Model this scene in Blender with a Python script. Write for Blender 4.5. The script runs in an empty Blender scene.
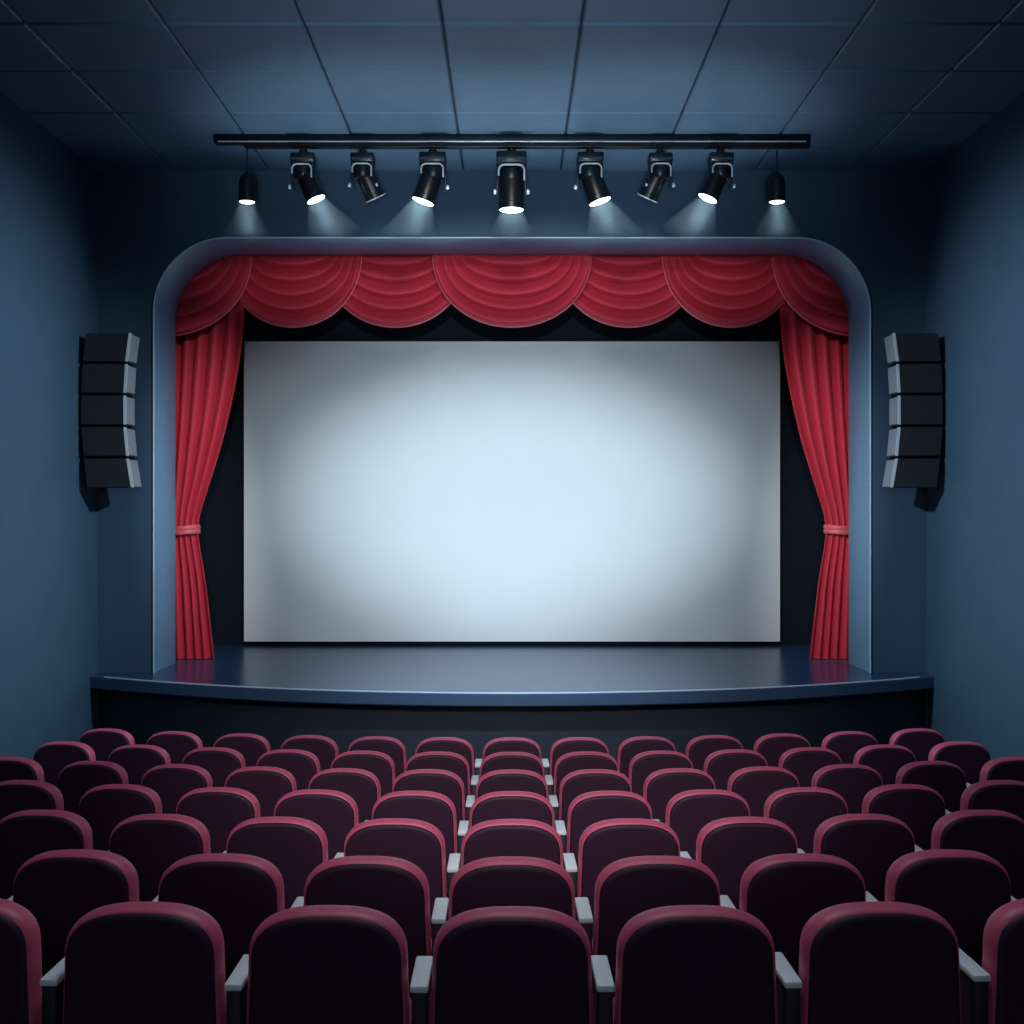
import bpy, bmesh, math, random
from mathutils import Vector, Matrix
random.seed(3)
PI = math.pi
sc = bpy.context.scene
COL = sc.collection

# ------------------------------------------------------------------ survey of the room
F = 1200.0          # focal length in pixels of the 1024 frame
HV = 510.0          # horizon row
CZ = 2.97           # eye height above the flat floor before the stage
def P(u, v, Y):     # a point of the photo at depth Y -> metres
    return Vector(((u - 512.0) * Y / F, Y, CZ + (HV - v) * Y / F))
YW = 13.2           # front wall
YI = 14.02          # rear of the front wall
YB = 16.0           # back of the stage
XW = 4.565          # side walls
ZC = CZ + 3.73      # ceiling
ZS = CZ - 1.793     # stage deck

# ------------------------------------------------------------------ materials
def lin(c):
    return tuple(((x/255)/12.92 if x/255 <= .04045 else (((x/255)+.055)/1.055)**2.4) for x in c)
def mat(name, rgb, rough=.6, metal=0, noise=0, scale=8, bump=0, emis=0, spec=.5, sheen=0, coat=0, stretch=(1,1,1)):
    m = bpy.data.materials.new(name); m.use_nodes = True
    nt = m.node_tree; b = nt.nodes['Principled BSDF']
    c = lin(rgb)
    b.inputs['Base Color'].default_value = (*c, 1)
    b.inputs['Roughness'].default_value = rough
    b.inputs['Metallic'].default_value = metal
    b.inputs['Specular IOR Level'].default_value = spec
    if sheen:
        b.inputs['Sheen Weight'].default_value = sheen
        b.inputs['Sheen Roughness'].default_value = .4
        b.inputs['Sheen Tint'].default_value = (*lin(tuple(min(255, x+60) for x in rgb)), 1)
    if coat: b.inputs['Coat Weight'].default_value = coat
    if noise or bump:
        tc = nt.nodes.new('ShaderNodeTexCoord'); mp = nt.nodes.new('ShaderNodeMapping')
        mp.inputs['Scale'].default_value = stretch
        nz = nt.nodes.new('ShaderNodeTexNoise'); nz.inputs['Scale'].default_value = scale; nz.inputs['Detail'].default_value = 4
        nt.links.new(tc.outputs['Object'], mp.inputs['Vector']); nt.links.new(mp.outputs['Vector'], nz.inputs['Vector'])
        if noise:
            r = nt.nodes.new('ShaderNodeValToRGB')
            r.color_ramp.elements[0].position = .3; r.color_ramp.elements[1].position = .7
            r.color_ramp.elements[0].color = (*[x*(1-noise) for x in c], 1)
            r.color_ramp.elements[1].color = (*[min(1, x*(1+noise)) for x in c], 1)
            nt.links.new(nz.outputs['Fac'], r.inputs['Fac']); nt.links.new(r.outputs['Color'], b.inputs['Base Color'])
        if bump:
            bp = nt.nodes.new('ShaderNodeBump'); bp.inputs['Strength'].default_value = bump; bp.inputs['Distance'].default_value = .01
            nt.links.new(nz.outputs['Fac'], bp.inputs['Height']); nt.links.new(bp.outputs['Normal'], b.inputs['Normal'])
    if emis:
        b.inputs['Emission Color'].default_value = (*c, 1); b.inputs['Emission Strength'].default_value = emis
    return m
M = dict(
    wall   = mat('navy_wall_paint', (52, 78, 101), .62, noise=.06, scale=3, spec=.3),
    arch   = mat('slate_blue_arch_paint', (88, 126, 156), .38, noise=.04, scale=4),
    ceil   = mat('blue_ceiling_tile', (82, 112, 138), .5, noise=.06, scale=5),
    groove = mat('dark_ceiling_groove', (8, 16, 28), .7, noise=.05),
    floor  = mat('dark_navy_carpet', (14, 20, 32), .9, noise=.2, scale=60, spec=.1),
    black  = mat('black_stage_drape', (17, 28, 40), .85, noise=.1, scale=6, spec=.15),
    deck   = mat('polished_navy_deck', (34, 64, 100), .26, noise=.08, scale=5, stretch=(.3, 4, 1)),
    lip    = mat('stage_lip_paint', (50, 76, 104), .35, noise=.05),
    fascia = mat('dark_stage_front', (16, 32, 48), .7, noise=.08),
    velvet = mat('red_velvet', (190, 50, 70), .62, noise=.03, scale=30, sheen=.35, spec=.3),
    hem    = mat('lit_velvet_hem', (212, 84, 102), .5, noise=.03, scale=20, sheen=.3),
    tie    = mat('coral_tieback', (206, 92, 98), .5, noise=.05, scale=20, sheen=.2),
    screen = mat('matt_white_screen', (214, 224, 230), .85, noise=.012, scale=2, spec=.1),
    frame  = mat('dark_screen_frame', (20, 28, 36), .6, noise=.05),
    metal  = mat('black_lamp_metal', (15, 21, 28), .36, metal=.2, noise=.1, scale=20),
    rail   = mat('black_track_metal', (10, 18, 28), .4, metal=.3, noise=.08),
    bright = mat('polished_yoke_steel', (215, 228, 240), .3, metal=.35, noise=.04),
    lens   = mat('lit_lens', (232, 248, 255), .3, noise=.01, emis=9),
    dull   = mat('unlit_lens', (60, 74, 88), .15, noise=.05),
    spk    = mat('charcoal_speaker_case', (22, 29, 36), .5, noise=.08, scale=12),
    grille = mat('grey_speaker_grille', (118, 132, 144), .42, noise=.1, scale=60),
    gap    = mat('black_rubber_spacer', (6, 8, 10), .9, noise=.1, spec=.05),
    edge_glint   = mat('painted_edge_highlight', (170, 200, 222), .35, noise=.03),  # pale colour standing in for highlights on the arch and lip edges
    edge   = mat('speaker_edge_highlight', (176, 188, 196), .35, noise=.04),
    rim    = mat('rose_seat_fabric', (184, 78, 106), .5, noise=.05, scale=40, sheen=.3),
    shell  = mat('dark_plum_seat_back', (48, 26, 44), .55, noise=.07, scale=30, spec=.2),
    arm    = mat('pale_grey_armrest', (205, 216, 222), .45, noise=.03, scale=20),
    armsup = mat('black_seat_support', (12, 14, 22), .6, noise=.08),
)
hz = bpy.data.materials.new('thin_stage_haze'); hz.use_nodes = True
nt = hz.node_tree; nt.nodes.remove(nt.nodes['Principled BSDF'])
vs = nt.nodes.new('ShaderNodeVolumeScatter'); vs.inputs['Color'].default_value = (.55, .82, 1, 1)
vs.inputs['Anisotropy'].default_value = .0
tc_ = nt.nodes.new('ShaderNodeTexCoord'); sx_ = nt.nodes.new('ShaderNodeSeparateXYZ'); mr_ = nt.nodes.new('ShaderNodeMapRange')
mr_.inputs['From Min'].default_value = CZ+2.69; mr_.inputs['From Max'].default_value = CZ+3.04; mr_.inputs['To Max'].default_value = 1.1
nt.links.new(tc_.outputs['Object'], sx_.inputs[0]); nt.links.new(sx_.outputs['Z'], mr_.inputs['Value']); nt.links.new(mr_.outputs['Result'], vs.inputs['Density'])
nt.links.new(vs.outputs['Volume'], nt.nodes['Material Output'].inputs['Volume'])

# ------------------------------------------------------------------ mesh builder
class MB:
    def __init__(s): s.bm = bmesh.new()
    def v(s, p): return s.bm.verts.new(p)
    def face(s, pts):
        return s.bm.faces.new([s.bm.verts.new(p) for p in pts])
    def box(s, x0, x1, y0, y1, z0, z1, bev=0, seg=2, mtx=None):
        r = bmesh.ops.create_cube(s.bm, size=1)
        vs_ = r['verts']
        for q in vs_:
            q.co = Vector((x0 + (q.co.x+.5)*(x1-x0), y0 + (q.co.y+.5)*(y1-y0), z0 + (q.co.z+.5)*(z1-z0)))
        if mtx: bmesh.ops.transform(s.bm, matrix=mtx, verts=vs_)
        if bev:
            es = list({e for q in vs_ for e in q.link_edges})
            bmesh.ops.bevel(s.bm, geom=es, offset=bev, segments=seg, affect='EDGES', profile=.5)
        return s
    def grid(s, rows, close=False):
        vv = [[s.v(p) for p in r] for r in rows]
        n = len(vv[0])
        for a, b in zip(vv, vv[1:]):
            for i in range(n if close else n-1):
                j = (i+1) % n
                s.bm.faces.new((a[i], a[j], b[j], b[i]))
        return vv
    def loft(s, rings, cap0=True, cap1=True):
        vv = s.grid(rings, True)
        if cap0: s.bm.faces.new(list(reversed(vv[0])))
        if cap1: s.bm.faces.new(vv[-1])
        return vv
    def lathe(s, prof, mtx=Matrix(), n=24, cap0=True, cap1=True):
        rings = [[mtx @ Vector((r*math.cos(2*PI*k/n), r*math.sin(2*PI*k/n), z)) for k in range(n)] for r, z in prof]
        s.loft(rings, cap0, cap1); return s
    def tube(s, path, r, n=10):
        path = [Vector(p) for p in path]; rings = []
        up = None
        for i, p in enumerate(path):
            d = (path[min(i+1, len(path)-1)] - path[max(i-1, 0)]).normalized()
            if up is None:
                up = d.orthogonal().normalized()
            up = (up - d*up.dot(d)).normalized(); w = d.cross(up)
            rings.append([p + r*(math.cos(2*PI*k/n)*up + math.sin(2*PI*k/n)*w) for k in range(n)])
        s.loft(rings); return s
    def build(s, name, material, parent=None, smooth=True, angle=35):
        bmesh.ops.recalc_face_normals(s.bm, faces=s.bm.faces)
        me = bpy.data.meshes.new(name); s.bm.to_mesh(me); s.bm.free()
        o = bpy.data.objects.new(name, me); COL.objects.link(o)
        me.materials.append(material)
        if smooth:
            me.polygons.foreach_set('use_smooth', [True]*len(me.polygons))
            me.set_sharp_from_angle(angle=math.radians(angle))
        if parent: o.parent = parent
        return o
def tag(o, label=None, cat=None, group=None, kind=None):
    if label: o['label'] = label
    if cat: o['category'] = cat
    if group: o['group'] = group
    if kind: o['kind'] = kind
    return o
def thing(name, label, cat, loc=(0, 0, 0), rz=0, group=None):
    o = bpy.data.objects.new(name, None); COL.objects.link(o)
    o.location = loc; o.rotation_euler = (0, 0, rz); o.empty_display_size = .2
    return tag(o, label, cat, group)
def struct(o): o['kind'] = 'structure'; return o

# ------------------------------------------------------------------ room shell
ZF = -0.02
YR = -3.0
b = MB(); b.box(-XW-.15, -XW, YR, YW+.2, ZF-.1, ZC); struct(b.build('wall_left', M['wall'], smooth=False))
b = MB(); b.box(XW, XW+.15, YR, YW+.2, ZF-.1, ZC); struct(b.build('wall_right', M['wall'], smooth=False))

# suspended ceiling: dark base with bevelled tiles
SX = 97*YW/F
lines = [YW+.02, 12.27, 11.27, 10.2, 9.2, 8.2, 7.2, 6.2, 5.2, 4.2, 3.2, 2.2, 1.2, .2, -.8, -1.8, YR]
b = MB(); b.box(-XW-.15, XW+.15, YR, YI+.0, ZC+.03, ZC+.15); base = b.build('ceiling', M['groove'], smooth=False)
b = MB()
xs = [-XW-.1] + [SX*(k+.5) for k in range(-4, 4)] + [XW+.1]
for y1, y0 in zip(lines, lines[1:]):
    for x0, x1 in zip(xs, xs[1:]):
        b.box(x0+.007, x1-.007, y0+.010, y1-.010, ZC, ZC+.06, bev=.014, seg=1)
t_ = b.build('ceiling_tiles', M['ceil'], base); 
struct(base)

# front wall with the arched opening
XO, ZO, RO = 357.5*YW/F, CZ + 271.5*YW/F, .80
def outline(off, n=20):
    pts = [(-XO-off, ZS+.002)]
    pts += [(-XO+RO - (RO+off)*math.cos(a), ZO-RO + (RO+off)*math.sin(a)) for a in [PI/2*k/n for k in range(n+1)]]
    pts += [(-x, z) for x, z in reversed(pts)]
    return pts
def wall_sheet(b, y, X):
    o = outline(.03); h = len(o)//2
    L, R = o[:h], o[h:]
    zt = ZC+.02
    for sg, S in ((-1, L), (1, R[::-1])):
        b.face([(sg*X, y, S[0][1]), (sg*X, y, S[1][1]), (S[1][0], y, S[1][1]), S[0][:1] + (y,) + S[0][1:]])
        for (x0, z0), (x1, z1) in zip(S[1:], S[2:]):
            b.face([(sg*X, y, z0), (sg*X, y, z1), (x1, y, z1), (x0, y, z0)])
        b.face([(sg*X, y, S[-1][1]), (sg*X, y, zt), (S[-1][0], y, zt), (S[-1][0], y, S[-1][1])])
    b.face([(L[-1][0], y, zt), (R[0][0], y, zt), (R[0][0], y, R[0][1]), (L[-1][0], y, L[-1][1])])
b = MB(); wall_sheet(b, YW, XW); wall_sheet(b, YI-.01, XW+.85)
b.grid([[(x, YW, z) for x, z in outline(.03)], [(x, YI-.01, z) for x, z in outline(.03)]])
struct(b.build('wall_back', M['wall'], smooth=False))
# arch lining
b = MB()
sec = [(.022, YW+.03), (.022, YW-.006), (.016, YW-.012), (.004, YW-.012), (0, YW-.006), (0, YI), (.03, YI)]
b.grid([[(x, y, z) for x, z in outline(o)] for o, y in sec])
struct(b.build('trim_1', M['arch'], angle=50))

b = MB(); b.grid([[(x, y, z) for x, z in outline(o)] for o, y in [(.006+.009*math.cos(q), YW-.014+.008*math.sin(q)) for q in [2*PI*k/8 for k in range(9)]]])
struct(b.build('trim_highlight', M['edge_glint'], angle=60))  # strip paler than the lining, painting in the arch edge highlight

# stage house
X2 = XW + .82
b = MB(); b.box(-X2, X2, YB, YB+.1, ZS-.1, ZC-.2); struct(b.build('wall_stage', M['black'], smooth=False))
b = MB(); b.box(-X2-.1, -X2, YI-.02, YB+.1, ZS-.1, ZC-.2); struct(b.build('wall_stage_left', M['black'], smooth=False))
b = MB(); b.box(X2, X2+.1, YI-.02, YB+.1, ZS-.1, ZC-.2); struct(b.build('wall_stage_right', M['black'], smooth=False))
b = MB(); b.box(-X2-.1, X2+.1, YI+.0, YB+.1, ZC-.2, ZC-.1); struct(b.build('ceiling_stage', M['black'], smooth=False))

# ------------------------------------------------------------------ seat rows and terraced floor
sp = [67.5, 74.5, 83.7, 97.8, 117.2, 145.0, 183.0]
vt = [737.5, 752, 769.8, 791.5, 819.5, 857.5, 908]
ROWY = [.6*F/s for s in sp]
DROP = [(v-HV)*y/F for v, y in zip(vt, ROWY)]
CH = .95
FZ = [CZ - d - CH for d in DROP]
KC = .031
edges = [13.3] + [y-.30 for y in ROWY]        # t of risers, row 1 first
tread = [0] + []
b = MB()
steps = []                                     # (t, z) profile going towards the camera
z = FZ[0]
steps.append((13.6, z))
for i in range(7):
    steps.append((ROWY[i]-.30, FZ[i]))
    nz_ = FZ[i+1] if i < 6 else FZ[6]+.137
    steps.append((ROWY[i]-.30, nz_))
t = ROWY[6]-.30; z = FZ[6]+.137
for k in range(6):
    t -= 1.1
    steps.append((t, z)); z += .137; steps.append((t, z))
steps.append((t-2, z))
nx = 25
rows = [[(-XW-.05 + (2*XW+.1)*k/(nx-1), t + KC*(-XW + 2*XW*k/(nx-1))**2, z) for k in range(nx)] for t, z in steps]
b.grid(rows)
struct(b.build('floor', M['floor'], smooth=False))

# ------------------------------------------------------------------ stage
stg = thing('stage', 'curved dark blue stage platform with a glossy deck before the screen', 'stage', (0, 11.8, 0))
def st(b, name, m, par=stg, **k):
    o = b.build(name, m, None, **k); o.parent = par; o.matrix_parent_inverse = Matrix.Translation(par.location).inverted()
    return o
SAG, HC = 1.22, XW-.002
RS = (HC*HC + SAG*SAG)/(2*SAG); YC0 = 11.76 + RS
def arc(r, x): return YC0 - math.sqrt(r*r - x*x)
N = 48
axs = [-HC + 2*HC*k/N for k in range(N+1)]
b = MB()
top = [(x, arc(RS-.03, x), ZS) for x in axs]
back = [(x, YI, ZS) for x in axs]
b.grid([top, back])
b.face([(-X2, YI, ZS), (X2, YI, ZS), (X2, YB, ZS), (-X2, YB, ZS)])
st(b, 'deck', M['deck'])
b = MB()
def ringrow(dr, z): return [(x, arc(RS+dr, x), z) for x in axs]
b.grid([ringrow(-.03, ZS), ringrow(-.008, ZS-.004), ringrow(0, ZS-.014), ringrow(0, ZS-.125), ringrow(-.01, ZS-.137), ringrow(-.22, ZS-.137)])
st(b, 'stage_lip', M['lip'])
b = MB(); b.tube([(x, arc(RS-.012, x), ZS-.004) for x in axs[1:-1]], .009, 8); st(b, 'lip_highlight', M['edge_glint'])  # thin pale tube painting in the highlight along the lip
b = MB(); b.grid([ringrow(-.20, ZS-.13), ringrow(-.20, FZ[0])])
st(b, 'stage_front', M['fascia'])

# ------------------------------------------------------------------ projection screen
YS = 15.82
p0, p1 = P(244, 641.5, YS), P(780, 341.5, YS)
scr = thing('projection_screen', 'wide pale projection screen glowing at its centre behind the stage', 'screen', (0, YB, ZS))
b = MB(); b.box(p0.x, p1.x, YS, YS+.02, p0.z, p1.z); st(b, 'screen_surface', M['screen'], scr, smooth=False)
b = MB()
b.box(p0.x+.02, p1.x-.02, YS+.02, YB, p0.z+.02, p0.z+.12); b.box(p0.x+.02, p1.x-.02, YS+.02, YB, p1.z-.12, p1.z-.02)
b.box(p0.x+.02, p0.x+.12, YS+.02, YB, p0.z+.12, p1.z-.12); b.box(p1.x-.12, p1.x-.02, YS+.02, YB, p0.z+.12, p1.z-.12)
st(b, 'screen_frame', M['frame'], scr, smooth=False)

# ------------------------------------------------------------------ valance
YV = 14.27
val = thing('valance', 'red velvet valance of seven draped swags across the top of the arch', 'valance', (0, YV, CZ+3.0))
def swag(cu, hwu, vbot, y, n, name='swag', vtop=252, relief=.155):
    c = P(cu, vtop, y); hw = hwu*y/F; D = (vbot-vtop)*y/F
    b = MB(); rows = []
    NV, NT = n*12, 64
    for j in range(NV+1):
        v = j/NV
        h = .40 + .60*v**.85
        t = v*n
        fr = t - math.floor(t) if j < NV else 1.0
        ridge = (math.sin(PI/2*fr/.8)**.9 if fr < .8 else math.cos(PI/2*(fr-.8)/.2)**.7) if fr < 1 else 0.05
        row = []
        for i in range(NT+1):
            a = PI*i/NT
            s_ = max(0, math.sin(a))
            x = c.x - hw*h*math.cos(a)
            z = c.z - D*(v**.92)*s_**.9
            yy = y - (relief*ridge*(.2+.8*s_)) - .08*v*s_
            row.append((x, yy, z))
        rows.append(row)
    b.grid(rows)
    o = st(b, name, M['velvet'], val, angle=80)
    # hem rolled along the lower edge, its highlight put into a paler velvet
    b = MB(); b.tube([(x, yy+.004, z) for x, yy, z in rows[-1][1:-1]], .011, 6)
    b.build('hem', M['hem'], o)
swag(396, 72, 328, YV+.16, 5, relief=.14)
swag(628, 72, 328, YV+.16, 5, relief=.14)
swag(294, 67.5, 328, YV+.05, 5, relief=.135)
swag(730, 67.5, 328, YV+.05, 5, relief=.135)
swag(512, 79, 328, YV-.08, 5)
swag(166, 86, 337, YV-.07, 5, relief=.085)
swag(858, 86, 337, YV-.07, 5, relief=.085)
b = MB(); b.box(-3.0, 3.0, YV+.145, YV+.20, CZ+3.0, CZ+3.12, bev=.01); st(b, 'header_board', M['frame'], val)

# ------------------------------------------------------------------ side curtains
YCU = 14.50
edge = [(235, 248), (318, 243.5), (345, 241.5), (370, 238), (405, 231), (440, 222.5), (470, 213.5), (495, 206), (515, 200.8), (527, 199.2), (535, 199.2), (545, 200.5), (575, 204.5), (620, 209.5), (HV+(CZ-ZS)*F/YCU, 214)]
def smooth_edge(v):
    for (a, x0), (c, x1) in zip(edge, edge[1:]):
        if v <= c + 1e-6:
            t = (v-a)/(c-a); return x0 + (x1-x0)*t
    return edge[-1][1]
def edge_s(v):
    return sum(smooth_edge(min(edge[-1][0], max(235, v+d))) for d in (-9, -4, 0, 4, 9))/5
def curtain(sg, side):
    t = thing('stage_curtain', f'red velvet side curtain tied back at the {side} side of the stage', 'curtain', (sg*3.9, YCU, ZS))
    b = MB(); rows = []
    v1 = HV+(CZ-ZS)*F/YCU
    NVV, NU = 90, 110
    uL = 168
    nf = 5.5
    for j in range(NVV+1):
        v = 235 + (v1-235)*j/NVV
        gat = math.exp(-((v-530)/38)**2)
        uR = edge_s(v) + 3.2*(1-gat)
        w = (uR-uL)
        gat = math.exp(-((v-530)/38)**2)
        A = (.075 + .07*(w/78)) * (1-.45*gat)
        row = []
        for i in range(NU+1):
            q = i/NU
            qq = q + .012*math.sin(9*q + v*.01)*(1-gat)
            u = uL + w*q
            ph = nf*qq + .5 - .5
            rd = abs(math.sin(PI*ph))**.65
            pt = P(u, v, YCU)
            dy = -A*rd - .05*gat*math.sin(PI*q)
            row.append((-sg*pt.x*1.0 if sg > 0 else pt.x, YCU+dy+.06*(q**2)*0, max(ZS+.006, pt.z)))
        rows.append(row)
    b.grid(rows)
    st(b, 'drape', M['velvet'], t, angle=70)
    # tieback: a soft band around the gathered cloth
    c0, c1 = P(173, 530, YCU), P(199.5, 530, YCU)
    cx, rx = (c0.x+c1.x)/2, (c1.x-c0.x)/2
    b = MB(); rings = []
    for dz, dr in [(-.054, -.012), (-.054, .006), (-.044, .014), (-.012, .016), (0, .009), (.012, .016), (.044, .014), (.054, .006), (.054, -.012)]:
        rings.append([((cx + (rx+dr)*math.cos(a))*(1 if sg < 0 else -1), YCU-.02 + (.125+dr)*math.sin(a), c0.z+dz + .012*math.cos(a)) for a in [2*PI*k/36 for k in range(36)]])
    b.loft(rings, False, False)
    st(b, 'tieback', M['tie'], t)
curtain(-1, 'left'); curtain(1, 'right')

# ------------------------------------------------------------------ line array speakers
YA, DA = 12.6, .315
mods_r = [(112, 388), (257, 370), (410, 362), (565, 362), (718, 375), (865, 398)]
mods_l = [(112, 175), (257, 157), (410, 150), (565, 150), (718, 163), (865, 180)]
def px(zx, zy): return P(50+zx/4.876, 310+zy/4.876, YA)
def array(sg, side):
    cz = px(150, 488).z
    t = thing('line_array_speaker', f'curved black five-box speaker array mounted on the {side} wall', 'speaker', (sg*XW, YA+.15, cz))
    for k in range(5):
        a, c = px(mods_l[k][1], mods_l[k][0]), px(mods_r[k][1], mods_r[k][0])
        d, e = px(mods_l[k+1][1], mods_l[k+1][0]), px(mods_r[k+1][1], mods_r[k+1][0])
        g = .015
        if k > 0: a.z -= g; c.z -= g
        if k < 4: d.z += g; e.z += g
        f = (lambda p, y: (p.x if sg < 0 else -p.x, y, p.z))
        xs_ = [a, c, e, d]
        b = MB(); b.loft([[f(p, YA) for p in xs_], [f(p, YA+DA) for p in xs_]])
        bmesh.ops.bevel(b.bm, geom=b.bm.edges[:], offset=.006, segments=2, affect='EDGES')
        m = st(b, 'speaker_box', M['spk'], t)
        # grille over the face turned to the room
        b = MB()
        q = [c, e]; o_ = Vector((.016, 0, 0))
        ins = (c-e)*.03
        b.loft([[f(c-ins, YA+.004), f(e+ins, YA+.004), f(e+ins, YA+DA-.01), f(c-ins, YA+DA-.01)],
                [f(c-ins+o_, YA+.004), f(e+ins+o_, YA+.004), f(e+ins+o_, YA+DA-.01), f(c-ins+o_, YA+DA-.01)]])
        bmesh.ops.bevel(b.bm, geom=b.bm.edges[:], offset=.005, segments=1, affect='EDGES')
        gr = b.build('grille', M['grille'], None); gr.parent = m;
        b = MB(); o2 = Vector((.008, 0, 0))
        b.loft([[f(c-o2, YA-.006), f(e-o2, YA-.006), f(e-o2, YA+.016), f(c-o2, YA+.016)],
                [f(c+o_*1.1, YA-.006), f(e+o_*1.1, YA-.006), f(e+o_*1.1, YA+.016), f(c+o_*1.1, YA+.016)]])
        et = b.build('edge_highlight', M['edge'], None); et.parent = m;  # pale bar painting in the highlight on the box's front edge
        # joint line (rubber gasket) below the box
        if k < 4:
            b = MB(); dd, ee = px(mods_l[k+1][1]+4, mods_l[k+1][0]), px(mods_r[k+1][1]-4, mods_r[k+1][0])
            x0, x1 = sorted([f(dd, 0)[0], f(ee, 0)[0]])
            b.box(x0, x1, YA+.03, YA+DA-.03, dd.z-.018, dd.z+.018); st(b, 'spacer', M['gap'], t, smooth=False)
    b = MB(); zz = cz
    x0, x1 = sorted([sg*(XW-.003), sg*(XW-.10)])
    b.box(x0, x1, YA+.10, YA+.22, zz-.55, zz+.55, bev=.008); st(b, 'wall_mount', M['metal'], t)
array(-1, 'left'); array(1, 'right')

# ------------------------------------------------------------------ lighting track and lamps
YT = 11.9
ta, tb = P(213, 134, YT), P(811, 146.3, YT)
trk = thing('light_track', 'long black lighting track fixed under the ceiling before the stage', 'light track', (0, YT, ZC))
zt0 = P(0, 142.2, YT).z; zt1 = P(0, 146.3, YT).z
b = MB(); b.box(ta.x, tb.x, YT, YT+.12, zt0, ZC+.0, bev=.008); st(b, 'track_bar', M['rail'], trk)
b = MB(); b.box(ta.x+.3, tb.x-.0, YT+.015, YT+.10, zt1, zt1+.022, bev=.005); 
b.box(ta.x+.3, tb.x, YT+.03, YT+.085, zt1+.02, zt0+.002)
st(b, 'conductor_rail', M['rail'], trk)
b = MB(); b.box(ta.x+.05, tb.x-.05, YT-.004, YT+.008, zt0+.002, zt0+.014, bev=.003); st(b, 'chrome_strip', M['bright'], trk)

HAZE = MB()
YLM = YT + .06
def ax(d):    # a frame whose -Z looks along d
    return d.to_track_quat('-Z', 'Y').to_matrix().to_4x4()
def beam(p, d, r0, length, half):
    m = Matrix.Translation(p) @ ax(d)
    r1 = r0 + length*math.tan(half)
    HAZE.lathe([(r0*.96, -.006), (r1, -length)], m, 28)
def spotlamp(p, d, power, half, blend, color=(.80, .92, 1.0), size=.05, name='lamp_beam'):
    l = bpy.data.lights.new(name, 'SPOT'); l.energy = power; l.spot_size = 2*half; l.spot_blend = blend
    l.color = color; l.shadow_soft_size = size
    o = bpy.data.objects.new(name, l); COL.objects.link(o)
    o.location = p; o.rotation_euler = d.to_track_quat('-Z', 'Y').to_euler()
    return o
def stage_lamp(u, tilt, lit, s, label, back=0.0, R=.1, W=.12):
    """tilt: sideways lean of the barrel in degrees (+ = to the right); back: lean away from the hall"""
    top = P(u, 147, YLM); top.z = zt1
    k = s
    t = thing('track_spotlight', label, 'spotlight', top, 0, 'spotlights hanging from the track')
    b = MB(); b.lathe([(.030*k, .0), (.030*k, -.02), (.045*k, -.025), (.045*k, -.055), (.036*k, -.06), (.036*k, -.10)], n=16)
    b.build('stem', M['metal'], t)
    z0 = -.065
    H = .36*k; th = .016
    b = MB()
    b.box(-W, W, -R*k, R*k, z0-.10*k, z0, bev=.016)
    b.build('lamp_head', M['metal'], t)
    b = MB(); b.box(-W+.012, W-.012, -R*k-.004, -R*k+.004, z0-.080*k, z0-.055*k, bev=.003)
    b.build('chrome_strip', M['dull'], t)
    b = MB()      # yoke: two arms and a rounded bridge
    b.box(-W, -W+th, -.035*k, .035*k, z0-H, z0-.07*k, bev=.005)
    b.box(W-th, W, -.035*k, .035*k, z0-H, z0-.07*k, bev=.005)
    yk = b.build('yoke', M['metal'], t)
    b = MB()
    pth = []
    wi = W-.024; zi = z0-.125*k; rr = .05*k
    pth.append((-wi, 0, z0-.22*k)); pth.append((-wi, 0, zi-rr))
    for q in range(1, 7):
        a = PI/2*q/6; pth.append((-wi+rr-rr*math.cos(a), 0, zi-rr+rr*math.sin(a)))
    for q in range(0, 7):
        a = PI/2*q/6; pth.append((wi-rr+rr*math.sin(a), 0, zi-rr+rr*math.cos(a)))
    pth.append((wi, 0, z0-.26*k))
    b.tube([(x, -(R+.014)*k, zz) for x, y, zz in pth], .0085*k, 8)
    b.build('steel_hoop', M['bright'], yk)
    for sg in (-1, 1):
        b = MB(); b.lathe([(.012*k, 0), (.024*k, .004), (.024*k, .022), (.016*k, .03)], Matrix.Translation((sg*(W), 0, z0-H+.035*k)) @ Matrix.Rotation(sg*PI/2, 4, 'Y'), 14)
        b.build('knob', M['bright'], yk)
    # barrel pivots at the knobs
    piv = Vector((0, 0, z0-.17*k))
    a = math.radians(tilt); bk = math.radians(back)
    d = Vector((math.sin(a)*math.cos(bk), math.sin(bk), -math.cos(a)*math.cos(bk))).normalized()
    # upper housing stays upright, barrel leans
    b = MB(); b.lathe([(R*.5, .062*k), (R*.8, .055*k), (R*.95, .03*k), (R*.97, -.02*k), (R*.95, -.06*k), (R*.8, -.09*k)], Matrix.Translation(piv), 24)
    b.build('housing', M['metal'], t)
    m = Matrix.Translation(piv) @ ax(d)
    Lb = .315*k
    b = MB()
    b.lathe([(R*.55, .05*k), (R*.8, .035*k), (R*.92, -.01*k), (R*.97, -Lb+.06*k), (R*1.0, -Lb+.055*k), (R*1.0, -Lb), (R*.96, -Lb), (R*.95, -Lb+.02*k)], m, 32)
    br = b.build('barrel', M['metal'], t, angle=30)
    b = MB(); b.lathe([(R*.96, -Lb+.008*k), (R*.90, -Lb-.002*k), (R*.5, -Lb-.010*k), (.002, -Lb-.013*k)], m, 28)
    b.build('lens', M['lens'] if lit else M['dull'], br)
    if not lit:
        b = MB(); pts = [m @ Vector((R*1.07*math.cos(q), R*1.07*math.sin(q), -Lb+.004)) for q in [2*PI*i/32 for i in range(33)]]
        b.tube(pts, .006*k, 6); b.build('lens_rim', M['bright'], br)
    if lit:
        p = top + m @ Vector((0, 0, -Lb-.02))
        dd = d.copy()
        beam(p, dd, R, .42, math.radians(26))
        spotlamp(p + dd*.01, dd, 34, math.radians(31), 1, size=R*.8)
    return t
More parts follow.
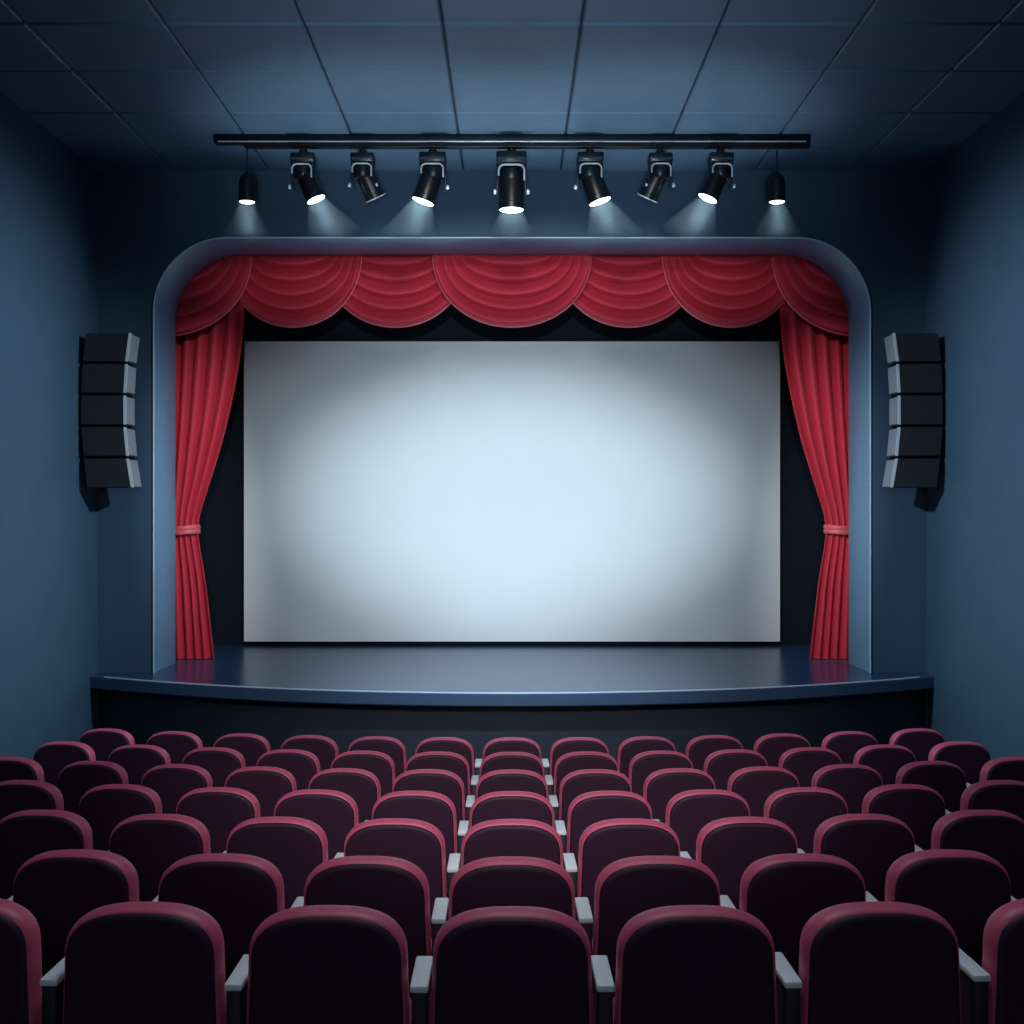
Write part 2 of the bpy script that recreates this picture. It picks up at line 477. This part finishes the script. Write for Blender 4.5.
def pendant(u, label, sg):
    top = P(u, 147, YLM); top.z = zt1
    t = thing('pendant_lamp', label, 'pendant lamp', top, 0, 'small pendant lamps at the track ends')
    L = .255
    b = MB(); b.tube([(0, 0, 0), (0, 0, -L)], .008, 8); b.build('cord', M['metal'], t)
    b = MB(); R = .082
    b.lathe([(.010, -L+.03), (.03, -L), (R*.75, -L-.03), (R*.95, -L-.07), (R, -L-.26), (R*1.06, -L-.262), (R*1.06, -L-.285), (R*.95, -L-.285), (R*.93, -L-.26)], n=28)
    sh = b.build('lamp_shade', M['metal'], t, angle=30)
    b = MB(); b.lathe([(R*.95, -L-.272), (R*.8, -L-.285), (R*.4, -L-.292), (.002, -L-.294)], n=24); b.build('lens', M['lens'], sh)
    b = MB(); x = sg*(R+.02)
    b.tube([(sg*.0, -.02, -L-.0), (sg*.05, -.03, -L-.01), (x, -.03, -L-.06), (x, -.03, -L-.25)], .006, 8); b.build('side_wire', M['metal'], t)
    p = top + Vector((0, 0, -L-.30))
    beam(p, Vector((0, 0, -1)), R, .36, math.radians(27))
    spotlamp(p, Vector((0, 0, -1)), 26, math.radians(33), 1, size=R*.8)
pendant(247, 'small lit pendant lamp on a thin cord at the left end of the track', 1)
stage_lamp(303.5, 24, True, .98, 'lit black spotlight leaning right, next to the left pendant lamp', R=.098, W=.12)
stage_lamp(363, 25, False, .93, 'unlit black spotlight leaning right, left half of the track', 18, R=.1, W=.118)
stage_lamp(433, -18.5, True, 1.0, 'lit black spotlight leaning left, directly left of the largest middle spotlight', R=.117, W=.132)
stage_lamp(511.5, 0, True, 1.14, 'largest black spotlight shining straight down at the middle of the track', R=.124, W=.150)
stage_lamp(590, 18.5, True, 1.0, 'lit black spotlight leaning right, directly right of the largest middle spotlight', R=.117, W=.130)
stage_lamp(660, -25, False, .93, 'unlit black spotlight leaning left, right half of the track', 18, R=.1, W=.118)
stage_lamp(720.5, -25, True, .96, 'lit black spotlight leaning left, next to the right pendant lamp', R=.102, W=.12)
pendant(777, 'small lit pendant lamp on a thin cord at the right end of the track', -1)
hzo = HAZE.build('stage_haze', hz, None)
hzo.name = 'hanging_haze'; tag(hzo, 'faint blue haze lit in cones beneath the track lamps', 'haze', kind='stuff')

# ------------------------------------------------------------------ theatre seats
def seat_outline(inset, zbot=.34, n=14):
    a = .258-inset; bb = .165-inset*.6; zt = CH-inset; zc = zt-bb
    pts = [(-(.268-inset), zbot), (-(.266-inset), .55), (-(.262-inset), .66)]
    e = 2/2.7
    for k in range(2*n+1):
        th = PI - PI*k/(2*n)
        c, s_ = math.cos(th), math.sin(th)
        pts.append((a*math.copysign(abs(c)**e, c), zc + bb*abs(s_)**e))
    pts += [((.262-inset), .66), ((.266-inset), .55), ((.268-inset), zbot)]
    return pts
def ring(inset, y, zb=.34): return [(x, y, z) for x, z in seat_outline(inset, zb)]
def armrest(t, x):
    b = MB(); b.box(x-.030, x+.030, 0.0, .27, .697, .721, bev=.007, seg=2)
    # taper towards the front
    o = b.build('armrest', M['arm'], t)
    b = MB(); b.box(x-.024, x+.024, .005, .25, .02, .699, bev=.006)
    b.box(x-.028, x+.028, -.01, .30, 0, .02)
    b.build('side_support', M['armsup'], o)
def make_seat():
    t = thing('theatre_seat', '', 'seat')
    b = MB(); b.loft([ring(.034, -.004, .36), ring(.022, -.004, .35), ring(.016, .002, .345), ring(.013, .012, .34), ring(.013, .03, .34)])
    b.build('back_panel', M['shell'], t, angle=50)
    b = MB(); b.loft([ring(.014, .012), ring(.008, .016), ring(.002, .030), ring(-.001, .055), ring(0, .085), ring(.005, .105), ring(.016, .122), ring(.035, .132), ring(.07, .137)])
    b.build('backrest', M['rim'], t, angle=60)
    b = MB(); b.box(-.232, .232, .15, .58, .36, .47, bev=.04, seg=4); b.build('seat_cushion', M['rim'], t)
    b = MB(); b.box(-.235, .235, .06, .52, .30, .36, bev=.01); b.build('seat_pan', M['shell'], t)
    b = MB(); b.box(-.04, .04, .24, .38, .015, .305, bev=.01); b.box(-.10, .10, .17, .45, 0, .02, bev=.004); b.build('pedestal', M['armsup'], t)
    armrest(t, -.30)
    return t
ARMX = .305
def copy_tree(o, parent=None):
    c = o.copy(); COL.objects.link(c); c.parent = parent
    for ch in list(o.children): copy_tree(ch, c)
    return c
proto = make_seat()
# the last seat of each row closes the row with a second armrest
endp = copy_tree(proto)
armrest(endp, .30)
used = {proto.name: False, endp.name: False}
ords = ['', 'first', 'second', 'third', 'fourth', 'fifth', 'sixth', 'seventh']
rown = ['in the row nearest the stage', 'in the second row from the stage', 'in the third row from the stage', 'in the middle row of seven', 'in the third row from the camera', 'in the second row from the camera', 'in the row nearest the camera']
nside = [6, 6, 6, 5, 4, 3, 3]
for r in range(7):
    for i in range(-nside[r], nside[r]+1):
        last = i == nside[r]
        src = endp if last else proto
        o = src if not used[src.name] else copy_tree(src)
        used[src.name] = True
        y = ROWY[r]
        for _ in range(6):
            x = i*sp[r]*y/F; y = ROWY[r] + KC*x*x
        yaw = math.atan(2*KC*x)*.4
        # chair faces the stage centre
        off = Vector((0, -.07, 0))
        o.location = (x + .07*math.sin(yaw), y - .07*math.cos(yaw), FZ[r])
        o.rotation_euler = (0, 0, yaw)
        o['category'] = 'seat'
        if i == 0: lab = f'rose-rimmed dark theatre seat {rown[r]}, in the centre column'
        else: lab = f'rose-rimmed dark theatre seat {rown[r]}, {ords[abs(i)]} {"left" if i < 0 else "right"} of centre'
        o['label'] = lab
        o['group'] = 'theatre seats ' + rown[r]

# ------------------------------------------------------------------ light
def area(name, loc, target, power, sx, sy, color):
    l = bpy.data.lights.new(name, 'AREA'); l.shape = 'RECTANGLE'; l.size = sx; l.size_y = sy; l.energy = power; l.color = color
    o = bpy.data.objects.new(name, l); COL.objects.link(o); o.location = loc
    o.rotation_euler = (Vector(target)-Vector(loc)).to_track_quat('-Z', 'Y').to_euler()
    return o
# film projector at the rear of the hall
pl = Vector((0, -2.2, CZ+1.3)); pt = Vector((0, YS, CZ+.12))
for e_, hx, hy in ((3800, .311, .178), (9800, .200, .122)):
    pr = spotlamp(pl, pt-pl, e_, math.atan(hy), 1.0, (.82, .94, 1.0), .05, 'projector_beam')
    pr.scale = (hx/hy, 1, 1)
# unseen spots added above the view to brighten the two curtains
for sg in (-1, 1):
    a_ = Vector((sg*.6, 7.9, ZC-.12)); l_ = spotlamp(a_, Vector((sg*3.72, 14.4, CZ-.1))-a_, 1500, math.radians(18), 1.0, (1, .95, .95), .12, 'curtain_fill'); l_.scale = (.42, 1, 1)
    # unseen spot added to brighten each side wall, throwing the speaker's shadow back
    a_ = Vector((-sg*3.4, 7.9, ZC-.12)); spotlamp(a_, Vector((sg*XW, 10.9, CZ+.1))-a_, 3000, math.radians(22), 1.0, (.80, .92, 1), .12, 'wall_fill')
a_ = Vector((0, 7.9, ZC-.12)); spotlamp(a_, Vector((0, 12.6, ZS))-a_, 1500, math.radians(20), 1.0, (.68, .88, 1), .12, 'deck_fill')  # added unseen spot, lightens the middle of the deck
a_ = Vector((0, 7.9, ZC-.12)); l_ = spotlamp(a_, Vector((0, 14.2, CZ+2.75))-a_, 300, math.radians(4), .8, (1, .95, .95), .12, 'swag_fill'); l_.scale = (7, 1, 1)  # extra unseen spot, brings out the swag folds from above
# bodiless spots added behind the front row to brighten the ceiling
for x_ in (-1.3, 1.3):
    a_ = Vector((x_, 11.38, .15)); spotlamp(a_, Vector((x_*.9, 11.55, ZC))-a_, 900, math.radians(19), 1.0, (.80, .94, 1), .05, 'ceiling_fill')
a_ = Vector((0, -2.0, CZ+1.2)); l_ = spotlamp(a_, Vector((0, 14.2, CZ+2.65))-a_, 2300, math.radians(2.2), .7, (1, .95, .95), .12, 'valance_fill'); l_.scale = (6.8, 1, 1)  # unseen spot added behind the camera to brighten the valance
# unseen soft fill added over the seats
area('seat_fill', (0, 6.0, ZC-.06), (0, 6.3, 0), 115, 1.4, 5.0, (.86, .93, 1))
a_ = Vector((0, -.5, ZC-.3)); spotlamp(a_, Vector((0, 10.0, .9))-a_, 2900, math.radians(17), 1.0, (1, .92, .95), .4, 'far_row_fill')  # added unseen spot, brightens the far centre rows
a_ = Vector((0, -2.6, CZ+2.2)); spotlamp(a_, Vector((0, 4.6, 2.0))-a_, 170, math.radians(33), 1.0, (.85, .88, 1), .5, 'near_row_fill')  # frontal fill added behind the camera for the near rows
# unseen spot added behind the camera to lift the ceiling
a_ = Vector((0, -1.5, 2.6)); spotlamp(a_, Vector((0, 9.3, ZC))-a_, 2900, math.radians(17), 1.0, (.70, .88, 1), .5, 'ceiling_rear_fill')
w = bpy.data.worlds.new('World'); sc.world = w; w.use_nodes = True
w.node_tree.nodes['Background'].inputs['Color'].default_value = (.36, .52, .72, 1)
w.node_tree.nodes['Background'].inputs['Strength'].default_value = .28

# ------------------------------------------------------------------ camera
cam = bpy.data.cameras.new('camera'); co = bpy.data.objects.new('camera', cam); COL.objects.link(co)
co.location = (0, 0, CZ); co.rotation_euler = (PI/2, 0, 0)
cam.sensor_width = 36; cam.lens = 36*F/1024; cam.shift_y = (HV-512)/1024
cam.clip_end = 100
sc.camera = co
sc.view_settings.view_transform = 'Standard'
sc.view_settings.look = 'None'
sc.cycles.volume_bounces = 0
